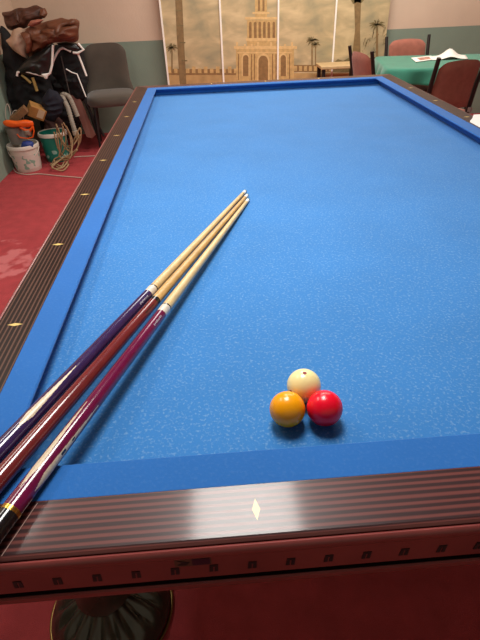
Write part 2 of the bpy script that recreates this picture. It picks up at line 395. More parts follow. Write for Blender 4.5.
# ------------------------------------------------------------------ cues
M_maple = mat('maple_shaft', (204, 176, 124), .35, var=.1, scale=40, spec=.5)
M_maple2 = mat('honey_maple_shaft', (190, 152, 92), .35, var=.12, scale=40, spec=.5)
M_ivory = mat('ivory_collar', (208, 198, 180), .3)
M_white = mat('white_ferrule', (236, 236, 228), .4); M_tip = mat('blue_tip', (120, 150, 160), .8)
M_silver = mat('silver_print', (190, 186, 196), .4)
def lacquer(n, c): return mat(n, c, .16, var=.12, scale=60, spec=.5, coat=.35)
M_c1 = lacquer('violet_lacquer', (52, 34, 78)); M_c2 = lacquer('red_brown_lacquer', (108, 36, 36)); M_c3 = lacquer('magenta_lacquer', (100, 10, 56))
M_inlay = mat('pale_inlay', (204, 188, 160), .3, var=.12, scale=300); M_black = lacquer('black_grip', (16, 15, 15))
def cue(tip_px, thru_px, label, shaft, butt, spears, collar, grip_s, text, J):
    ztip = CLOTH + .0060
    A = onZ(*tip_px, ztip)
    B = onZ(*thru_px, BED + H + .0128)
    ax = (B - A).normalized()
    Lc = 1.36
    root = thing('billiard_cue', label, 'cue', A, group='cues lying across the near left corner')
    mid = A + ax * .9; vw = (CAM - mid); vw -= ax * vw.dot(ax); vw.normalize()
    rt = ax.cross(vw); 
    if rt.dot(RT) < 0: rt = -rt
    def rad(s): return .0056 + (.0108 - .0056) * min(1, s / J) if s < J else .0108 + (.0140 - .0108) * (s - J) / (Lc - J)
    def seg(name, s0, s1, mats, fn=None, n=6, grow=1.0, parent=root, closed=True):
        b = MB(); K = 120
        vs = []
        for i in range(n + 1):
            s = s0 + (s1 - s0) * i / n; r = rad(s) * grow
            for k in range(K):
                a = 2 * PI * k / K; vs.append(ax * s + (vw * math.cos(a) + rt * math.sin(a)) * r)
        for i in range(n):
            s = s0 + (s1 - s0) * (i + .5) / n
            for k in range(K):
                a = 2 * PI * (k + .5) / K; a = a - 2 * PI if a > PI else a
                b.f.append((i * K + k, i * K + (k + 1) % K, (i + 1) * K + (k + 1) % K, (i + 1) * K + k)); b.m.append(fn(s, math.degrees(a)) if fn else 0)
        b.v = [tuple(v) for v in vs]
        b.f.append(tuple(range(K))); b.m.append(0); b.f.append(tuple(n * K + k for k in range(K))); b.m.append(0)
        return b.build(name, mats, parent, smooth=50)
    seg('tip', -.004, .004, M_tip, n=1)
    seg('ferrule', .004, .022, M_white, n=1)
    seg('shaft', .022, J - (.028 if collar else .012), shaft, n=10)
    if collar:
        seg('ring', J - .028, J - .0245, M_black, n=1, grow=1.03)
        seg('collar', J - .0245, J, M_ivory, n=1, grow=1.02)
    else:
        seg('collar', J - .012, J, M_black, n=1, grow=1.02)
    def fn(s, a):
        for (a0, hw, s0, s1, sb) in spears:
            if s0 < s < sb:
                hwid = hw * (s - s0) / (s1 - s0) if s < s1 else hw * (1 - (s - s1) / (sb - s1))
                if abs(a - a0) < hwid:
                    if 'dot' in text and a0 > 0 and (.52 < (s - s0) / (s1 - s0) < .58 or .68 < (s - s0) / (s1 - s0) < .76) and abs(a - a0) < hwid * .45: return 2
                    return 1
        return 0
    seg('butt', J, grip_s, [butt, M_inlay, M_black], fn, n=260, grow=1.02)
    seg('ring', grip_s, grip_s + .006, M_gold, n=1, grow=1.05)
    seg('grip', grip_s + .006, Lc, M_black, n=4, grow=1.03)
    # small printed mark below the collar
    b = MB(); rr = rad(J + .03) * 1.02 + .0002
    for i in range(9):
        s = J + .016 + i * .004
        for (a0, a1) in ((-6 + random.uniform(-6, 2), 4 + random.uniform(-2, 6)), ):
            q = [ax * (s + e) + (vw * math.cos(math.radians(a)) + rt * math.sin(math.radians(a))) * rr for e, a in ((0, a0 + 10), (.0022, a0 + 10), (.0022, a1 + 12), (0, a1 + 12))]
            nrm = (vw * math.cos(math.radians(14)) + rt * math.sin(math.radians(14))) * .0003
            b.prism(q, nrm)
    b.build('printed_mark', M_silver if collar else M_dark, root)
    return root, ax, A
cue((245, 191.5), (31, 418), 'violet billiard cue with one pale spear inlay, leftmost of the three cues', M_maple, M_c1, [(-24, 27, .976, 1.105, 1.136)], True, 1.28, '', .712)
cue((247, 195.5), (30, 444.5), 'plain red-brown billiard cue lying between the violet and the magenta cue', M_maple2, M_c2, [], False, 1.28, '', .706)
cue((248, 200), (56, 452), 'magenta billiard cue with two pale spear inlays and black grip, nearest the balls', M_maple, M_c3, [(-48, 25, .976, 1.115, 1.150), (42, 25, .970, 1.118, 1.145)], True, 1.174, 'dot', .705)

# ------------------------------------------------------------------ mural panels
def sky_mat():
    m = bpy.data.materials.new('mural_sky_print'); m.use_nodes = True; nt = m.node_tree; b = nt.nodes['Principled BSDF']
    N = nt.nodes.new; K = nt.links.new; b.inputs['Roughness'].default_value = .55
    tc = N('ShaderNodeTexCoord'); mp = N('ShaderNodeMapping'); mp.inputs['Scale'].default_value = (2.2, 1, 4.5); K(tc.outputs['Object'], mp.inputs[0])
    n = N('ShaderNodeTexNoise'); n.inputs['Scale'].default_value = 1.5; n.inputs['Detail'].default_value = 5; n.inputs['Distortion'].default_value = .4; K(mp.outputs[0], n.inputs[0])
    rp = N('ShaderNodeValToRGB'); e = rp.color_ramp.elements
    e[0].position = .3; e[0].color = (*lin((156, 148, 116)), 1); e[1].position = .72; e[1].color = (*lin((232, 208, 160)), 1)
    m_ = e.new(.5); m_.color = (*lin((192, 172, 130)), 1)
    K(n.outputs['Fac'], rp.inputs[0]); K(rp.outputs[0], b.inputs['Base Color']); return m
M_sky = sky_mat()
PM = [M_sky, mat('print_trunk', (138, 112, 72), .6, var=.2, scale=25), mat('print_ground', (192, 156, 102), .6, var=.2, scale=9), mat('print_stone', (204, 168, 108), .6, var=.18, scale=30),
      mat('print_stone_dark', (146, 112, 68), .6, var=.2, scale=30), mat('print_frond', (122, 108, 70), .6, var=.25, scale=40), mat('print_stone_light', (224, 188, 128), .6, var=.12, scale=30)]
M_wtrim = mat('white_edge_strip', (255, 250, 238), .5)
YM = 5.10
def P(u, v): q = onY(u, v, YM); return (q.x, q.z)
art = []            # (material index, depth, polygon in (x, z))
def poly(mi, dep, pts): art.append((mi, dep, [P(*q) for q in pts]))
def rect(mi, dep, u0, v0, u1, v1): poly(mi, dep, [(u0, v0), (u1, v0), (u1, v1), (u0, v1)])
# ground and distant buildings
rect(2, 1, 150, 73, 400, 130)
rect(4, 2, 150, 69, 250, 75); rect(4, 2, 290, 65, 400, 72)
for u in range(168, 248, 6): rect(3, 3, u, 66.5 + (u % 4), u + 3.5, 73)
for u in range(294, 332, 5): rect(3, 3, u, 66, u + 3, 71)
# arcaded tower
rect(3, 4, 236, 48, 294, 95); rect(6, 5, 234, 46, 297, 49); rect(6, 5, 237, 52, 292, 53.2)
for u in (236, 244, 251, 257, 270, 276.5, 284, 291): rect(6, 6, u, 42 if u in (236, 257, 270, 291) else 44, u + 2, 46)
def arch(mi, dep, u0, u1, vt, vb):
    c = (u0 + u1) / 2; r = (u1 - u0) / 2
    poly(mi, dep, [(u0, vb)] + [(c - r * math.cos(PI * k / 10), vt + r - r * 1.2 * math.sin(PI * k / 10)) for k in range(11)] + [(u1, vb)])
arch(6, 6, 257, 269.5, 54.5, 95); arch(4, 7, 258.5, 268, 56.5, 95)
arch(6, 6, 241.5, 249.5, 54, 76); arch(4, 7, 243, 248.5, 55.5, 76)
arch(6, 6, 279, 287, 54, 76); arch(4, 7, 280.5, 286, 55.5, 76)
for u in (238, 251, 254, 272, 275.5, 289): rect(4, 6, u, 54, u + 1, 80)
rect(3, 4, 247, 20, 276, 46); rect(6, 5, 245, 17, 279, 19.5); rect(6, 5, 246, 38, 278, 41)
for u in (249, 254, 258.5, 263, 267.5, 272.5): arch(4, 6, u, u + 2.6, 22, 38)
rect(3, 4, 255, -40, 267, 17); rect(6, 5, 252.5, 12, 269.5, 14); rect(4, 6, 258, -5, 260, 11); rect(4, 6, 262.5, -5, 264.5, 11)
# palms
poly(1, 8, [(173.5, -40), (180.5, -40), (184, 40), (187, 95), (180.5, 95), (177, 40)])
for u, v in ((176, 10), (178, 25), (180, 42), (182, 60)): rect(5, 9, u - .4, v, u + 5.4, v + 1.2)
poly(1, 8, [(353, -40), (362.5, -40), (360, 30), (360.5, 56), (352, 56), (355, 30)])
poly(5, 8, [(351, 0), (357, -4), (364, 0), (361, 3), (357, 2), (353, 4)])
def palm(u, vt, vb, wid, rad_, n, seed):
    rnd = random.Random(seed)
    rect(1, 8, u - wid, vt, u + wid, vb)
    for i in range(n):
        a = 2 * PI * i / n + rnd.uniform(-.2, .2); rr = rad_ * rnd.uniform(.8, 1.1)
        dx_, dv = math.cos(a) * rr, -math.sin(a) * rr * .75
        poly(5, 9, [(u - .5, vt), (u + dx_ * .5 - dv * .12, vt + dv * .5 - 1), (u + dx_, vt + dv + 1.5), (u + dx_ * .5 + dv * .12, vt + dv * .5 + .8), (u + .5, vt + .8)])
palm(172, 47, 72, .7, 7, 11, 1); palm(312, 40, 66, .7, 7, 11, 2); palm(315.5, 44, 66, .5, 5, 9, 5); palm(377, 24, 58, 1.1, 9, 12, 3)
for q in range(26):
    rnd = random.Random(50 + q); u = rnd.uniform(362, 384); v = rnd.uniform(34, 56); l = rnd.uniform(5, 10); a = rnd.uniform(.3, 2.6)
    poly(5, 7, [(u, v), (u + l * math.cos(a), v - l * math.sin(a)), (u + l * math.cos(a) + .7, v - l * math.sin(a) + .7)])
poly(5, 3, [(333, 63), (338, 59), (343, 61), (349, 57.5), (356, 58), (362, 56), (368, 58), (374, 57), (384, 58), (384, 72), (333, 72)])
def clipx(pts, x, keep_right):
    out = []
    for i in range(len(pts)):
        a, c = pts[i], pts[(i + 1) % len(pts)]
        ia = (a[0] >= x) == keep_right; ic = (c[0] >= x) == keep_right
        if ia: out.append(a)
        if ia != ic:
            t = (x - a[0]) / (c[0] - a[0]); out.append((x, a[1] + t * (c[1] - a[1])))
    return out
edges = [(P(160, 0)[0] + P(168, 82)[0]) / 2, (P(219, 0)[0] + P(224, 80)[0]) / 2, (P(279, 0)[0] + P(277, 78)[0]) / 2, (P(337, 0)[0] + P(332, 62)[0]) / 2, (P(392, 0)[0] + P(384, 56)[0]) / 2]
ZT = 2.30
plabels = ['mural panel with a tall bare palm trunk, leftmost of four against back wall', 'mural panel showing an arcaded stone tower under cloudy sky',
           'mural panel with small twin palms and edge of stone tower', 'mural panel with thick palm trunk and bushy palm, beside the green table']
for i in range(4):
    x0, x1 = edges[i] - .008, edges[i + 1] - .0085
    root = thing('mural_panel', plabels[i], 'wall panel', ((x0 + x1) / 2, YM, 0), group='mural panels on the back wall')
    b = MB(); b.box((x0 + .0172, YM, .02), (x1, YB - .012, ZT), 0)
    for mi, dep, pts in art:
        q = clipx(clipx(pts, x0 + .0172, True), x1, False)
        if len(q) < 3: continue
        q = [(x, min(max(z, .03), ZT - .01)) for x, z in q]
        y = YM - .0003 * dep
        b.add([(x, y, z) for x, z in q], [tuple(range(len(q)))], mi)
    shift(b, root.location).build('picture', PM, root)
    for (a, c) in ((x0, x0 + .017),):
        b = MB(); b.box((a, YM - .012, .0), (c, YB - .006, ZT + .01)); shift(b, root.location).build('edge_strip', M_wtrim, root, bevel=.002)

# ------------------------------------------------------------------ upholstered wood chairs
M_brown = mat('brown_upholstery', (150, 86, 68), .8, var=.12, scale=25, bump=.3, bscale=250, sheen=.2)
M_dwood = mat('dark_chair_wood', (34, 24, 22), .4, var=.2, scale=30)
M_steel = mat('grey_metal_bracket', (170, 165, 160), .4, metal=.6)
def rbox(mb, lo, hi, mi=0, puffz=0.0, n=8):
    mb.box(lo, hi, mi)
def wood_chair(label, loc, rz, group, brackets=False):
    """faces +y locally; back at y=-.2"""
    t = thing('wooden_chair', label, 'chair', loc, rz, group)
    for s in (-1, 1):
        b = MB(); b.tube([(s * .195, -.19, 0), (s * .195, -.185, .44), (s * .20, -.21, .66), (s * .205, -.255, .86)], .016, 8, taper=lambda k: .019 - .004 * k); b.build('back_post', M_dwood, t, smooth=50)
        b = MB(); b.tube([(s * .19, .19, 0), (s * .19, .19, .43)], .018, 8, taper=lambda k: .015 + .005 * k); b.build('leg', M_dwood, t, smooth=50)
    # padded back: follows the lean of the posts
    b = MB(); nx, nz = 14, 10; vs = []; fs = []
    for side in (0, 1):
        for j in range(nz + 1):
            for i in range(nx + 1):
                u = i / nx * 2 - 1; v = j / nz
                hw = .178; x = u * hw
                topz = .835 - .018 * u * u - (.03 * max(0, abs(u) - .8) / .2) ; z = .50 + (topz - .50) * v
                lean = -.185 - .025 * max(0, (z - .44) / .22) if z < .66 else -.21 - .045 * (z - .66) / .2
                bulge = .026 * (1 - abs(u) ** 6) * (1 - abs(2 * v - 1) ** 8)
                y = lean + (bulge if side == 0 else -bulge * .8) - .012 * (1 - u * u)
                vs.append((x, y, z))
    q = (nx + 1) * (nz + 1)
    for j in range(nz):
        for i in range(nx):
            a = j * (nx + 1) + i; f = (a, a + 1, a + nx + 2, a + nx + 1); fs.append(f); fs.append(tuple(q + k for k in reversed(f)))
    rimi = [i for i in range(nx + 1)] + [j * (nx + 1) + nx for j in range(1, nz + 1)] + [nz * (nx + 1) + i for i in range(nx - 1, -1, -1)] + [j * (nx + 1) for j in range(nz - 1, 0, -1)]
    for k in range(len(rimi)):
        a, c = rimi[k], rimi[(k + 1) % len(rimi)]; fs.append((a, q + a, q + c, c))
    b.add(vs, fs); b.build('backrest', M_brown, t, smooth=60)
    b = MB(); b.box((-.205, -.185, .425), (.205, .21, .475)); b.build('seat', M_brown, t, bevel=.02)
    b = MB(); b.box((-.185, -.17, .38), (.185, .19, .425)); b.build('seat_frame', M_dwood, t)
    for s in (-1, 1):
        b = MB(); b.tube([(s * .19, -.185, .18), (s * .19, .19, .18)], .009, 8); b.build('stretcher', M_dwood, t, smooth=50)
    if brackets:
        for s in (-1, 1):
            b = MB(); b.box((s * .195 - .012, -.225, .465), (s * .195 + .012, -.18, .50)); b.build('bracket', M_steel, t, bevel=.003)
    return t
wood_chair('brown upholstered chair behind the green table, its back against the wall', (2.22, 4.33, 0), PI + .06, 'brown chairs around the green table')
wood_chair('brown upholstered chair at left end of green table beside small bench', (1.806, 3.888, 0), -1.40, 'brown chairs around the green table')
wood_chair('large nearest brown upholstered chair, its back turned to the blue table', (2.04, 3.45, 0), .26, 'brown chairs around the green table', True)

# green table
gt = thing('card_table', 'small square table covered by the green cloth', 'table', (2.28, 4.00, 0), -.16)
b = MB(); b.box((-.445, -.345, .69), (.445, .345, .718)); b.build('tabletop', M_dwood, gt, bevel=.004)
for sx_ in (-1, 1):
    for sy_ in (-1, 1):
        b = MB(); b.box((sx_ * .42 - .02, sy_ * .31 - .02, 0), (sx_ * .42 + .02, sy_ * .31 + .02, .69)); b.build('leg', M_dwood, gt, bevel=.004)
M_gcl = mat('green_felt', (38, 122, 98), .8, var=.12, scale=8, sheen=.3)
b = MB(); n = 160; vs = []; fs = []
hx, hy = .475, .375
def sq(k, e):
    a = 2 * PI * k / n; c, s_ = math.cos(a), math.sin(a); p_ = 16
    d = (abs(c) ** p_ + abs(s_) ** p_) ** (-1 / p_); return c * d * (hx + e), s_ * d * (hy + e)
rows = [(-.25, .7225), (-.1, .7225), (-.02, .722), (.0, .7205), (.008, .712)] + [(.010 + .004 * j, .712 - .0135 * j) for j in range(1, 8)]
for ri, (e, z) in enumerate(rows):
    for k in range(n):
        dr = max(0, ri - 4) / 7
        x, y = sq(k, e + dr * .018 * math.sin(k * .55 + 1.3 * math.sin(k * .13)))
        vs.append((x, y, z + dr * .012 * math.sin(k * .21)))
for ri in range(len(rows) - 1):
    for k in range(n): fs.append((ri * n + k, ri * n + (k + 1) % n, (ri + 1) * n + (k + 1) % n, (ri + 1) * n + k))
fs.append(tuple(range(n))); b.add(vs, fs)
o = b.build('tablecloth', M_gcl, smooth=60, loc=(2.28, 4.00, 0)); o.rotation_euler = (0, 0, -.16)
md = o.modifiers.new('solid', 'SOLIDIFY'); md.thickness = .003; md.offset = -1
tag(o, 'green felt cloth draped over the card table at the back right', 'tablecloth')

# newspapers on the green table
M_paper = mat('newsprint', (226, 222, 214), .8, var=.05, scale=60)
M_ink = mat('print_picture', (168, 120, 104), .8, var=.5, scale=60)
zt = .7255
a = [onZ(*q, zt) for q in ((411, 58.2), (431, 56.2), (434, 59.8), (416, 62.3))]
c0 = sum(a, Vector()) / 4
root = thing('newspaper', 'flat printed newspaper on green cloth, left of the tented white sheet', 'newspaper', c0)
b = MB(); b.prism([q - c0 for q in a], (0, 0, .004)); b.build('page', M_paper, root)
b = MB(); b.prism([(q - c0) * .6 + Vector((.01, 0, .004)) for q in a], (0, 0, .0006)); b.build('picture', M_ink, root)
b = MB(); nx, ny = 14, 6; vs = []; fs = []
p0 = onZ(432, 60.3, zt); p1 = onZ(468, 59, zt); p2 = onZ(431, 56.5, zt)
for j in range(ny + 1):
    for i in range(nx + 1):
        u, v = i / nx, j / ny
        q = p0 + (p1 - p0) * u + (p2 - p0) * v
        q.z += .055 * math.exp(-((u - .52) / .2) ** 2) * (.35 + .65 * v) + .001 
        vs.append(q - p0)
for j in range(ny):
    for i in range(nx):
        q = j * (nx + 1) + i; fs.append((q, q + 1, q + nx + 2, q + nx + 1))
b.add(vs, fs); o = b.build('newspaper', M_paper, smooth=60, loc=p0); tag(o, 'white sheet of paper folded up into a low peak on green cloth', 'paper')
md = o.modifiers.new('solid', 'SOLIDIFY'); md.thickness = .002; md.offset = 1

# small bench with pale top
bl = onY(321, 66.5, 4.78)
bh = bl.z
st = thing('wooden_stool', 'small wooden stool with pale top and dark legs before the mural', 'stool', (bl.x + .18, 4.90, 0))
M_pine = mat('pale_wood', (196, 166, 120), .5, var=.12, scale=20)
b = MB(); b.box((-.18, -.14, bh - .028), (.22, .14, bh)); b.build('seat', M_pine, st, bevel=.006)
for sx_ in (-.15, .19):
    for sy_ in (-.11, .11):
        b = MB(); b.box((sx_ - .017, sy_ - .017, 0), (sx_ + .017, sy_ + .017, bh - .028)); b.build('leg', M_dwood, st)

# white paper on the right rail
zz = BED + .0266
M_sheet = mat('white_sheet', (238, 236, 230), .6)
c = [Vector((1.447, 1.42, zz)), Vector((1.62, 1.40, zz)), Vector((1.64, 1.80, zz)), Vector((1.522, 1.80, zz)), Vector((1.485, 1.735, zz)), Vector((1.459, 1.70, zz)), Vector((1.449, 1.68, zz))]
b = MB(); b.prism([q - c[0] for q in c], (0, 0, .0016)); o = b.build('paper_sheet', M_sheet, loc=c[0])
tag(o, 'white sheet lying over the right rail of the blue table', 'paper')

# ------------------------------------------------------------------ grey armless chair in the corner
M_grey = mat('charcoal_velvet', (76, 67, 57), .9, var=.12, scale=10, sheen=.3)
gc = thing('upholstered_chair', 'charcoal velvet side chair with tall rounded back in the corner', 'chair', (-.62, 4.70, 0), .16)
# local: faces -y
b = MB(); n = 48; rings_ = [(.0, .40), (.75, .40), (.95, .405), (1.0, .425), (1.0, .455), (.97, .478), (.88, .492), (.6, .502), (.3, .506), (0.02, .507)]
vs = []; fs = []
for (k_, z) in rings_:
    for k in range(n):
        a = 2 * PI * k / n; c_, s_ = math.cos(a), math.sin(a); d = (abs(c_) ** 3.2 + abs(s_) ** 3.2) ** (-1 / 3.2)
        vs.append((c_ * d * .235 * max(k_, .01), s_ * d * .235 * max(k_, .01) - .03, z))
for i in range(len(rings_) - 1):
    for k in range(n): fs.append((i * n + k, i * n + (k + 1) % n, (i + 1) * n + (k + 1) % n, (i + 1) * n + k))
b.add(vs, fs); b.build('seat', M_grey, gc, smooth=60)
b = MB(); nu, nv = 24, 14; vs = []; fs = []
for side in (0, 1):
    for j in range(nv + 1):
        v = j / nv
        for i in range(nu + 1):
            u = i / nu * 2 - 1
            hw = .255 - .055 * min(1, v / .45) + .0 * v
            hw *= (1 - .0 * v)
            th = u * (1.15 - .75 * min(1, v / .5))       # wraps round the seat lower down
            R_ = hw / math.sin(max(.3, 1.15 - .75 * min(1, v / .5)))
            x = R_ * math.sin(th); y = .20 - R_ * (1 - math.cos(th)) * .85 + .05 * v
            top = .885 - .075 * abs(u) ** 5
            z = .36 + (top - .36) * v
            if abs(u) > .55 and v < 1: z -= 0.0
            thick = .03 * (1 - abs(u) ** 8 * .7) * (1 - v ** 10 * .7)
            nrm = Vector((math.sin(th), math.cos(th), 0))
            q = Vector((x, y, z)) + nrm * (thick if side else -thick)
            vs.append(q)
q0 = (nu + 1) * (nv + 1)
for j in range(nv):
    for i in range(nu):
        a = j * (nu + 1) + i; f = (a, a + 1, a + nu + 2, a + nu + 1); fs.append(f); fs.append(tuple(q0 + k for k in reversed(f)))
rimi = [i for i in range(nu + 1)] + [j * (nu + 1) + nu for j in range(1, nv + 1)] + [nv * (nu + 1) + i for i in range(nu - 1, -1, -1)] + [j * (nu + 1) for j in range(nv - 1, 0, -1)]
for k in range(len(rimi)):
    a, c_ = rimi[k], rimi[(k + 1) % len(rimi)]; fs.append((a, q0 + a, q0 + c_, c_))
b.add(vs, fs); b.build('backrest', M_grey, gc, smooth=60)
for sx_ in (-1, 1):
    for yy in (-.2, .16):
        b = MB(); b.tube([(sx_ * .17, yy, .40), (sx_ * .19, yy * 1.08, 0)], .013, 8, taper=lambda k: .016 - .006 * k); b.build('leg', M_blackm, gc, smooth=60)

# ------------------------------------------------------------------ the heap in the corner
M_leather = mat('brown_leather', (104, 60, 38), .55, var=.3, scale=9, bump=.3, bscale=50)
M_leather2 = mat('dark_brown_leather', (86, 50, 36), .55, var=.3, scale=9, bump=.3, bscale=50)
M_lining = mat('pale_lining', (186, 156, 132), .7, var=.15, scale=14)
M_bag = mat('black_vinyl', (30, 30, 29), .38, var=.2, scale=10)
M_cloth = mat('black_cloth', (15, 13, 15), .85, var=.3, scale=10)
M_navy = mat('navy_cloth', (18, 20, 34), .85, var=.3, scale=10)
M_pipe = mat('white_piping', (248, 244, 236), .6)
def pts(Y, l): return [onY(u, v, Y) for u, v in l]
def heap(name, label, cat, Y, outline, T, m, wr=.02, seed=0, back=.5, part=None, group=None, wscale=9):
    o_ = pts(Y, outline); base = Vector((sum(q.x for q in o_) / len(o_), Y, min(q.z for q in o_)))
    root = thing(name, label, cat, base, group=group)
    b = MB(); b.puff(o_, T, wr, wscale, seed, back=back); shift(b, base).build(part or 'body', m, root, smooth=70)
    return root
def piece(root, name, Y, outline, T, m, wr=.01, seed=0, back=.5):
    b = MB(); b.puff(pts(Y, outline), T, wr, 12, seed, back=back, n=48, rings=6); return shift(b, root.location).build(name, m, root, smooth=70)
def strip(root, name, Y, line, r, m):
    b = MB(); p_ = pts(Y, line) if not isinstance(Y, (list, tuple)) else [onY(u, v, y) for (u, v), y in zip(line, Y)]
    b.tube(p_, r, 8); return shift(b, root.location).build(name, m, root, smooth=70)

holdall = heap('dark_holdall', 'bulky black cloth bag that carries the heap of coats in the corner', 'bag', 4.86,
     [(12, 42), (26, 52), (48, 46), (68, 48), (80, 54), (82, 75), (82, 110), (82, 136), (62, 140), (44, 138), (40, 110), (20, 90), (10, 66)], .15, M_cloth, .03, 1, back=.8)
coat = heap('black_coat', 'black coat hanging down the green wall on the left of the heap', 'coat', 4.50,
     [(0, 26), (6, 28), (14, 40), (24, 56), (36, 68), (50, 78), (56, 96), (50, 112), (36, 118), (20, 116), (8, 112), (4, 96), (6, 74), (2, 50)], .11, M_cloth, .03, 2)
j2 = heap('leather_jacket', 'dark brown leather jacket folded at very top of the heap', 'jacket', 4.62,
     [(1, 12.5), (12, 10.5), (22, 7.5), (38, 6), (44, 7.5), (48, 14), (46, 17), (40, 20), (33, 21), (27, 28), (20, 30), (12, 31), (8, 29), (5, 22)], .10, M_leather2, .025, 3, group='leather jackets on the heap')
piece(j2, 'sleeve', 4.56, [(13, 11), (18, 9), (24, 26), (20, 28)], .05, M_leather2, .01, 4)
piece(j2, 'cuff', 4.55, [(40, 9), (45, 8), (48, 14), (45, 18), (40, 17)], .05, M_leather, .01, 5)
j1 = heap('leather_jacket', 'tan brown leather jacket with pale lining showing, below the dark one', 'jacket', 4.42,
     [(25, 30), (30, 26), (36, 24.5), (45, 23), (55, 20), (66, 18.5), (76, 17.5), (80, 20), (80, 30), (78, 40), (72, 42), (60, 41.5), (50, 44.5), (45, 48), (38, 52), (29, 58.5), (26, 52), (29, 42)], .13, M_leather, .04, 6, group='leather jackets on the heap')
piece(j1, 'lining', 4.36, [(5, 40), (11, 36), (13, 30), (19, 27), (25, 29), (31, 34), (29, 42), (27, 50), (28, 60), (20, 55), (12, 49)], .06, M_lining, .015, 7)
piece(j1, 'lapel', 4.30, [(20, 33), (25, 31), (31, 34), (33, 42), (31, 52), (27, 54), (27, 44), (25, 37)], .04, M_leather, .008, 8)
piece(j1, 'collar', 4.33, [(27, 26), (31, 20.5), (38, 19), (44, 20), (40, 24), (33, 27)], .05, mat('pinkish_suede', (158, 96, 78), .7), .008, 9)
piece(j1, 'sleeve', 4.34, [(40, 30), (52, 26), (66, 27), (76, 24), (79, 30), (76, 38), (66, 40), (52, 38), (42, 42)], .07, M_leather, .02, 10)

bag = heap('vinyl_bag', 'black vinyl bag with thick white piping under the tan jacket', 'bag', 4.34,
     [(29, 57), (38, 52), (46, 47), (53, 43), (55, 46), (54, 62), (51, 71), (46, 78), (36, 75.5), (18, 74), (16, 71), (22, 64)], .07, M_bag, .01, 11)
strip(bag, 'piping', [4.30] * 9, [(17, 76), (17.5, 72.5), (21, 70.8), (28, 71.8), (36, 74), (46, 76.5), (50, 73), (52, 65), (53, 45)], .010, M_pipe)
piece(bag, 'corner_patch', 4.28, [(41, 74), (49, 73), (47, 79), (45, 79)], .012, M_pipe, 0, 0)
bag2 = heap('garment_bag', 'black garment bag with white edges hanging at right of the heap', 'bag', 4.56,
     [(53, 46), (60, 44), (68, 43.5), (78, 45), (84, 51), (88, 76), (87, 97), (80, 104), (72, 98), (60, 84), (52, 74)], .07, M_cloth, .02, 12)
piece(bag2, 'flap', 4.47, [(56, 43), (66, 41), (77, 43), (83, 49.5), (77, 52.5), (70, 51), (62, 47)], .04, M_bag, .006, 13)
strip(bag2, 'piping', [4.45] * 7, [(52, 64), (54, 59), (57, 53), (60, 49), (63, 48), (66, 49), (71, 51.5)], .010, M_pipe)
strip(bag2, 'piping', [4.45] * 4, [(73, 52.5), (78, 53), (83.5, 49.5), (78, 43.5)], .011, M_pipe)
strip(bag2, 'piping', [4.47] * 3, [(78, 54), (82, 64), (86.5, 76)], .009, M_pipe)
strip(bag2, 'cord', [4.47] * 4, [(66, 69), (72, 72.5), (77, 74), (86, 97)], .0055, M_pipe)
strip(bag2, 'rod', [4.47] * 2, [(61, 56), (70, 96)], .006, mat('grey_rod', (70, 62, 58), .5))
navy = heap('navy_jumper', 'crumpled dark navy cloth above the teal bucket', 'clothes', 4.28, [(42, 98), (50, 88), (58, 92), (64, 100), (62, 112), (54, 122), (46, 120), (40, 112)], .06, M_navy, .02, 14)
heap('brown_rag', 'dark reddish brown rag lying behind the teal bucket', 'rag', 4.50, [(43, 117), (54, 114), (63, 121), (64, 134), (56, 140), (46, 136)], .05, mat('dark_brown_rag', (66, 36, 30), .85, var=.3, scale=12), .02, 21)
# yellow handled tool
yt = thing('yellow_hand_tool', 'yellow handled hand tool stuck in the black coat', 'tool', onY(32, 84, 4.36))
M_yel = mat('dull_yellow_plastic', (176, 148, 84), .5, var=.1)
for nm, l, r in (('handle', [(32.5, 77.5), (34.5, 83), (37, 91)], .014), ('head', [(21.5, 75), (26, 78.5), (31, 83)], .011)):
    strip(yt, nm, 4.33, l, r, M_yel)
# cardboard boxes
M_card = mat('golden_cardboard', (166, 120, 62), .6, var=.15, scale=14); M_tape = mat('pale_label', (206, 186, 150), .6)
def obox(name, label, cat, ctr, size, rot, m, group=None):
    from mathutils import Euler
    t = thing(name, label, cat, ctr, group=group); M = Euler(rot).to_matrix().to_4x4()
    b = MB(); b.box([-s / 2 for s in size], [s / 2 for s in size], 0, M); b.build('carton', m, t, bevel=.004)
    return t, M
t, M_ = obox('cardboard_box', 'small golden cardboard box with pale label, tilted above the buckets', 'box', onY(36.5, 111, 4.22), (.14, .10, .10), (.35, .5, .5), M_card, 'small boxes on the heap')
b = MB(); b.box((.0, -.0515, -.03), (.055, -.0505, .045), 0, M_); b.build('label', M_tape, t)
t, M_ = obox('cardboard_box', 'narrow brown cardboard box lying left of the golden one', 'box', onY(19, 114.5, 4.12), (.17, .07, .055), (0.2, -.55, .1), mat('brown_cardboard', (128, 92, 58), .7, var=.15), 'small boxes on the heap')
# buckets
M_wpl = mat('white_plastic', (214, 204, 190), .45, var=.05); M_teal = mat('teal_plastic', (22, 122, 104), .4, var=.06)
def label_mat(name, base, c2, sc):
    m = bpy.data.materials.new(name); m.use_nodes = True; nt = m.node_tree; b = nt.nodes['Principled BSDF']; b.inputs['Roughness'].default_value = .45
    tc = nt.nodes.new('ShaderNodeTexCoord'); n = nt.nodes.new('ShaderNodeTexNoise'); n.inputs['Scale'].default_value = sc; n.inputs['Detail'].default_value = 1
    nt.links.new(tc.outputs['Object'], n.inputs[0]); rp = nt.nodes.new('ShaderNodeValToRGB'); rp.color_ramp.interpolation = 'CONSTANT'
    rp.color_ramp.elements[0].color = (*lin(base), 1); rp.color_ramp.elements[1].position = .6; rp.color_ramp.elements[1].color = (*lin(c2), 1)
    nt.links.new(n.outputs[0], rp.inputs[0]); nt.links.new(rp.outputs[0], b.inputs['Base Color']); return m
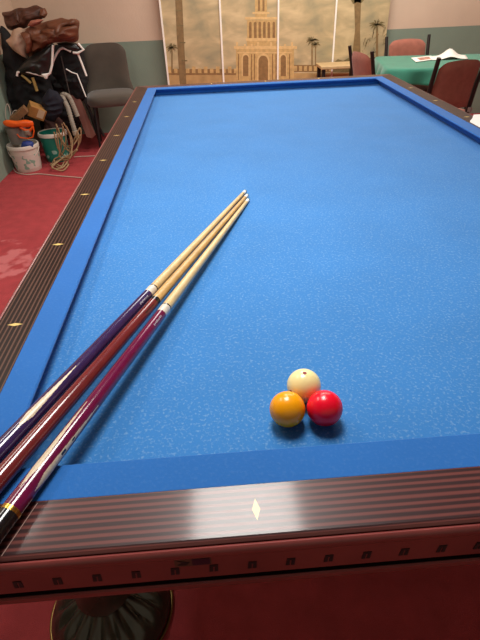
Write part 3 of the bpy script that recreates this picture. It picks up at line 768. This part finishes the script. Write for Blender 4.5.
def bucket(label, x, y, r, h, mbody, mrim, band, mband, ha):
    t = thing('bucket', label, 'bucket', (x, y, 0), group='paint buckets on the floor')
    b = MB(); rr = lambda z: r * (.86 + .14 * z / h)
    b.lathe([(rr(0) * .96, 0), (rr(0), .006), (rr(h), h), (rr(h) - .004, h), (rr(.01) - .005, .012)], seg=40); b.build('body', mbody, t, smooth=40)
    b = MB(); b.lathe([(r - .001, h - .03), (r + .007, h - .028), (r + .008, h - .004), (r + .004, h + .003), (r - .004, h + .002), (r - .005, h - .02)], seg=40, cap=False); b.build('rim', mrim, t, smooth=40)
    if band:
        b = MB(); b.lathe([(rr(band[0]) + .0008, band[0]), (rr(band[1]) + .0008, band[1])], seg=40, cap=False); b.build('printed_band', mband, t, smooth=60)
    b = MB(); pth = [(r * 1.07 * math.cos(PI * k / 16), -r * 1.05 * math.sin(PI * k / 16) * math.cos(ha), h - .03 + r * 1.05 * math.sin(PI * k / 16) * math.sin(ha)) for k in range(17)]
    b.tube(pth, .004, 6); b.build('handle', M_wpl, t, smooth=60)
    return t
bucket('white paint bucket with printed band, standing against the left wall', -1.345, 4.02, .128, .225, M_wpl, M_wpl, (.03, .15), label_mat('bucket_print', (206, 190, 178), (130, 160, 140), 22), -.75)
bucket('teal green paint bucket with white rim behind the white bucket', -1.14, 4.27, .122, .255, M_teal, M_wpl, (.03, .2), label_mat('teal_print', (22, 122, 104), (150, 190, 176), 16), .25)
# tub, orange tool and blue lump on the white bucket
tb = thing('grey_tub', 'grey plastic tub sitting on top of the white bucket', 'tub', (-1.375, 4.05, .229))
b = MB(); b.lathe([(.07, 0), (.085, .14), (.082, .14), (.067, .008)], seg=32); b.build('body', mat('grey_plastic', (120, 112, 104), .6, var=.1), tb, smooth=40)
lid = MB(); lid.lathe([(.0868, .136), (.0885, .14), (.086, .145), (.02, .147)], seg=32); lid.build('lid', mat('grey_lid', (96, 90, 84), .6), tb, smooth=40)
M_or = mat('orange_plastic', (236, 96, 22), .4, var=.06)
ot = thing('orange_tool', 'bright orange plastic hand tool lying over the grey tub', 'tool', onY(18, 133, 3.97))
b = MB(); b.puff(pts(3.97, [(2, 122), (6, 119.5), (16, 121), (26, 119.5), (33, 121), (34, 125.5), (29, 127.5), (20, 127), (12, 127.5), (5, 126)]), .035, .004, 10, 3, n=48, rings=6, back=.9); shift(b, ot.location).build('body', M_or, ot, smooth=60)
for nm, l, r in (('grip', [(20, 127), (25, 130), (30, 130.5), (33, 127)], .012), ('trigger_guard', [(17, 134), (20, 137.5), (28, 138.5), (33, 137), (34, 131), (33, 126)], .006)):
    strip(ot, nm, 3.96, l, r, M_or)
piece(ot, 'nose', 3.97, [(24, 129), (31, 128.5), (31.5, 136), (25, 136)], .03, mat('grey_metal_nose', (140, 120, 104), .4), 0, 0)
blc = onY(27.5, 143.5, 3.965)
bl_ = thing('blue_sponge', 'small blue lump on the rim of white bucket under the orange tool', 'sponge', blc)
b = MB(); b.puff(pts(3.965, [(20.5, 147), (22, 141.5), (27, 140), (33, 141.5), (35, 147)]), .04, .004, 12, 5, n=40, rings=6, back=.9); shift(b, blc).build('body', mat('blue_plastic', (40, 62, 132), .5), bl_, smooth=60)
# brown board and folded frame leaning beside the grey chair
M_board = mat('brown_board', (118, 70, 58), .6, var=.12, scale=8); M_frame = mat('dark_frame', (30, 27, 27), .5)
bd = thing('brown_board', 'long brown board leaning on the heap beside the grey chair', 'board', onY(90, 137, 4.42))
b = MB(); q = [onY(69, 92, 4.52), onY(78.5, 96, 4.52), onY(95.5, 135, 4.45), onY(92, 138.5, 4.45), onY(86.5, 137, 4.45)]
b.prism(q, (0, .025, 0)); shift(b, bd.location).build('panel', M_board, bd, bevel=.003)
fr = thing('folded_frame', 'dark folded metal frame leaning against the grey chair', 'frame', onY(98, 140, 4.55))
for l in ([(77, 80), (88, 106), (99, 139)], [(84, 100), (92, 115), (104, 136)]):
    strip(fr, 'rail', 4.56, l, .014, M_frame)
strip(fr, 'crossbar', 4.56, [(91, 118), (97, 122)], .01, M_frame)
# grey hose folded over
M_hose = mat('grey_hose', (150, 142, 128), .7, var=.12, scale=60)
hs = thing('grey_hose', 'ribbed grey hose hanging folded between the heap and the board', 'hose', onY(70, 133, 4.24))
def spline(l, n=8):
    out = []
    for i in range(len(l) - 1):
        p0, p1, p2, p3 = l[max(0, i - 1)], l[i], l[i + 1], l[min(len(l) - 1, i + 2)]
        for k in range(n):
            t = k / n; out.append(tuple(.5 * ((2 * b_) + (-a_ + c_) * t + (2 * a_ - 5 * b_ + 4 * c_ - d_) * t * t + (-a_ + 3 * b_ - 3 * c_ + d_) * t ** 3) for a_, b_, c_, d_ in zip(p0, p1, p2, p3)))
    return out + [tuple(l[-1])]
sp_ = spline([tuple(onY(u, v, y)) for u, v, y in ((75.5, 133, 4.24), (72, 122, 4.25), (68, 108, 4.28), (63.5, 99, 4.3), (62, 96, 4.32), (64, 94.5, 4.33), (69, 97, 4.33), (73, 105, 4.32), (77.5, 116, 4.32))], 12)
b = MB(); b.tube(sp_, .022, 10, taper=lambda k: .021 + .0025 * math.sin(k * 260)); shift(b, hs.location).build('tube', M_hose, hs, smooth=60)
b = MB(); q = Vector(sp_[0]); b.tube([q + Vector((0, 0, .02)), q + Vector((.002, 0, -.015))], .028, 12); shift(b, hs.location).build('cuff', mat('pale_cuff', (176, 160, 140), .6), hs, smooth=60)
# rope tangle
M_rope = mat('beige_rope', (160, 132, 96), .85, var=.2, scale=120)
rnd = random.Random(11)
rp = thing('rope_coil', 'loose beige rope tangle spilling beside the teal bucket onto carpet', 'rope', tuple(onZ(66, 156, 0)))
loops = [[(56, 124), (60, 134), (68, 150), (74, 140), (80, 128), (80, 142), (70, 157), (56, 161), (50, 165)], [(58, 128), (64, 146), (72, 152), (78, 147), (80, 135)],
         [(62, 124), (66, 140), (62, 154), (54, 160), (60, 166), (68, 163), (66, 157)], [(54, 132), (58, 148), (64, 156), (72, 156), (77, 150)], [(66, 126), (72, 140), (70, 154), (60, 160), (52, 168), (62, 168), (68, 161)]]
for li, l in enumerate(loops):
    q = []
    for u, v in l:
        Y = 4.12 - .02 * li + rnd.uniform(-.03, .03); p_ = onY(u, v, Y)
        if p_.z < .012: p_ = onZ(u, v, .012 + .004 * li)
        q.append(tuple(p_))
    b = MB(); b.tube(spline(q), .0065, 7); shift(b, rp.location).build('strand', M_rope, rp, smooth=60)
    q = [(x_ + rnd.uniform(-.03, .03), y_ + rnd.uniform(-.05, .03), max(.012, z_ + rnd.uniform(-.03, .03))) for x_, y_, z_ in q]
    b = MB(); b.tube(spline(q), .006, 7); shift(b, rp.location).build('strand', M_rope, rp, smooth=60)
# cords on the carpet
M_cord = mat('white_cord', (206, 186, 170), .6)
def cord(label, l):
    q = [tuple(onZ(u, v, .006)) for u, v in l]; o0 = Vector(q[0]); b = MB(); b.tube([Vector(p_) - o0 for p_ in spline(q)], .0045, 6)
    tag(b.build('cord', M_cord, smooth=60, loc=o0), label, 'cord', 'loose cords on the red carpet')
cord('long pale cord curving from white bucket across the red carpet', [(12.5, 166), (16, 172), (26, 174.5), (40, 174), (60, 176), (84, 178), (96, 180)])
cord('short pale cord running from the rope towards the blue table', [(74, 157), (82, 156.5), (94, 156), (106, 156)])
wl = thing('white_wire', 'thin white wire looping up the green wall above the buckets', 'wire', onY(8, 118, 4.2))
b = MB(); b.tube(spline([tuple(onY(u, v, 4.2)) for u, v in ((6, 119), (5.5, 110), (7, 104), (9.5, 108), (11, 116), (14, 111), (19, 111), (23, 116), (23.5, 121))]), .0035, 6); shift(b, wl.location).build('strand', M_cord, wl, smooth=60)
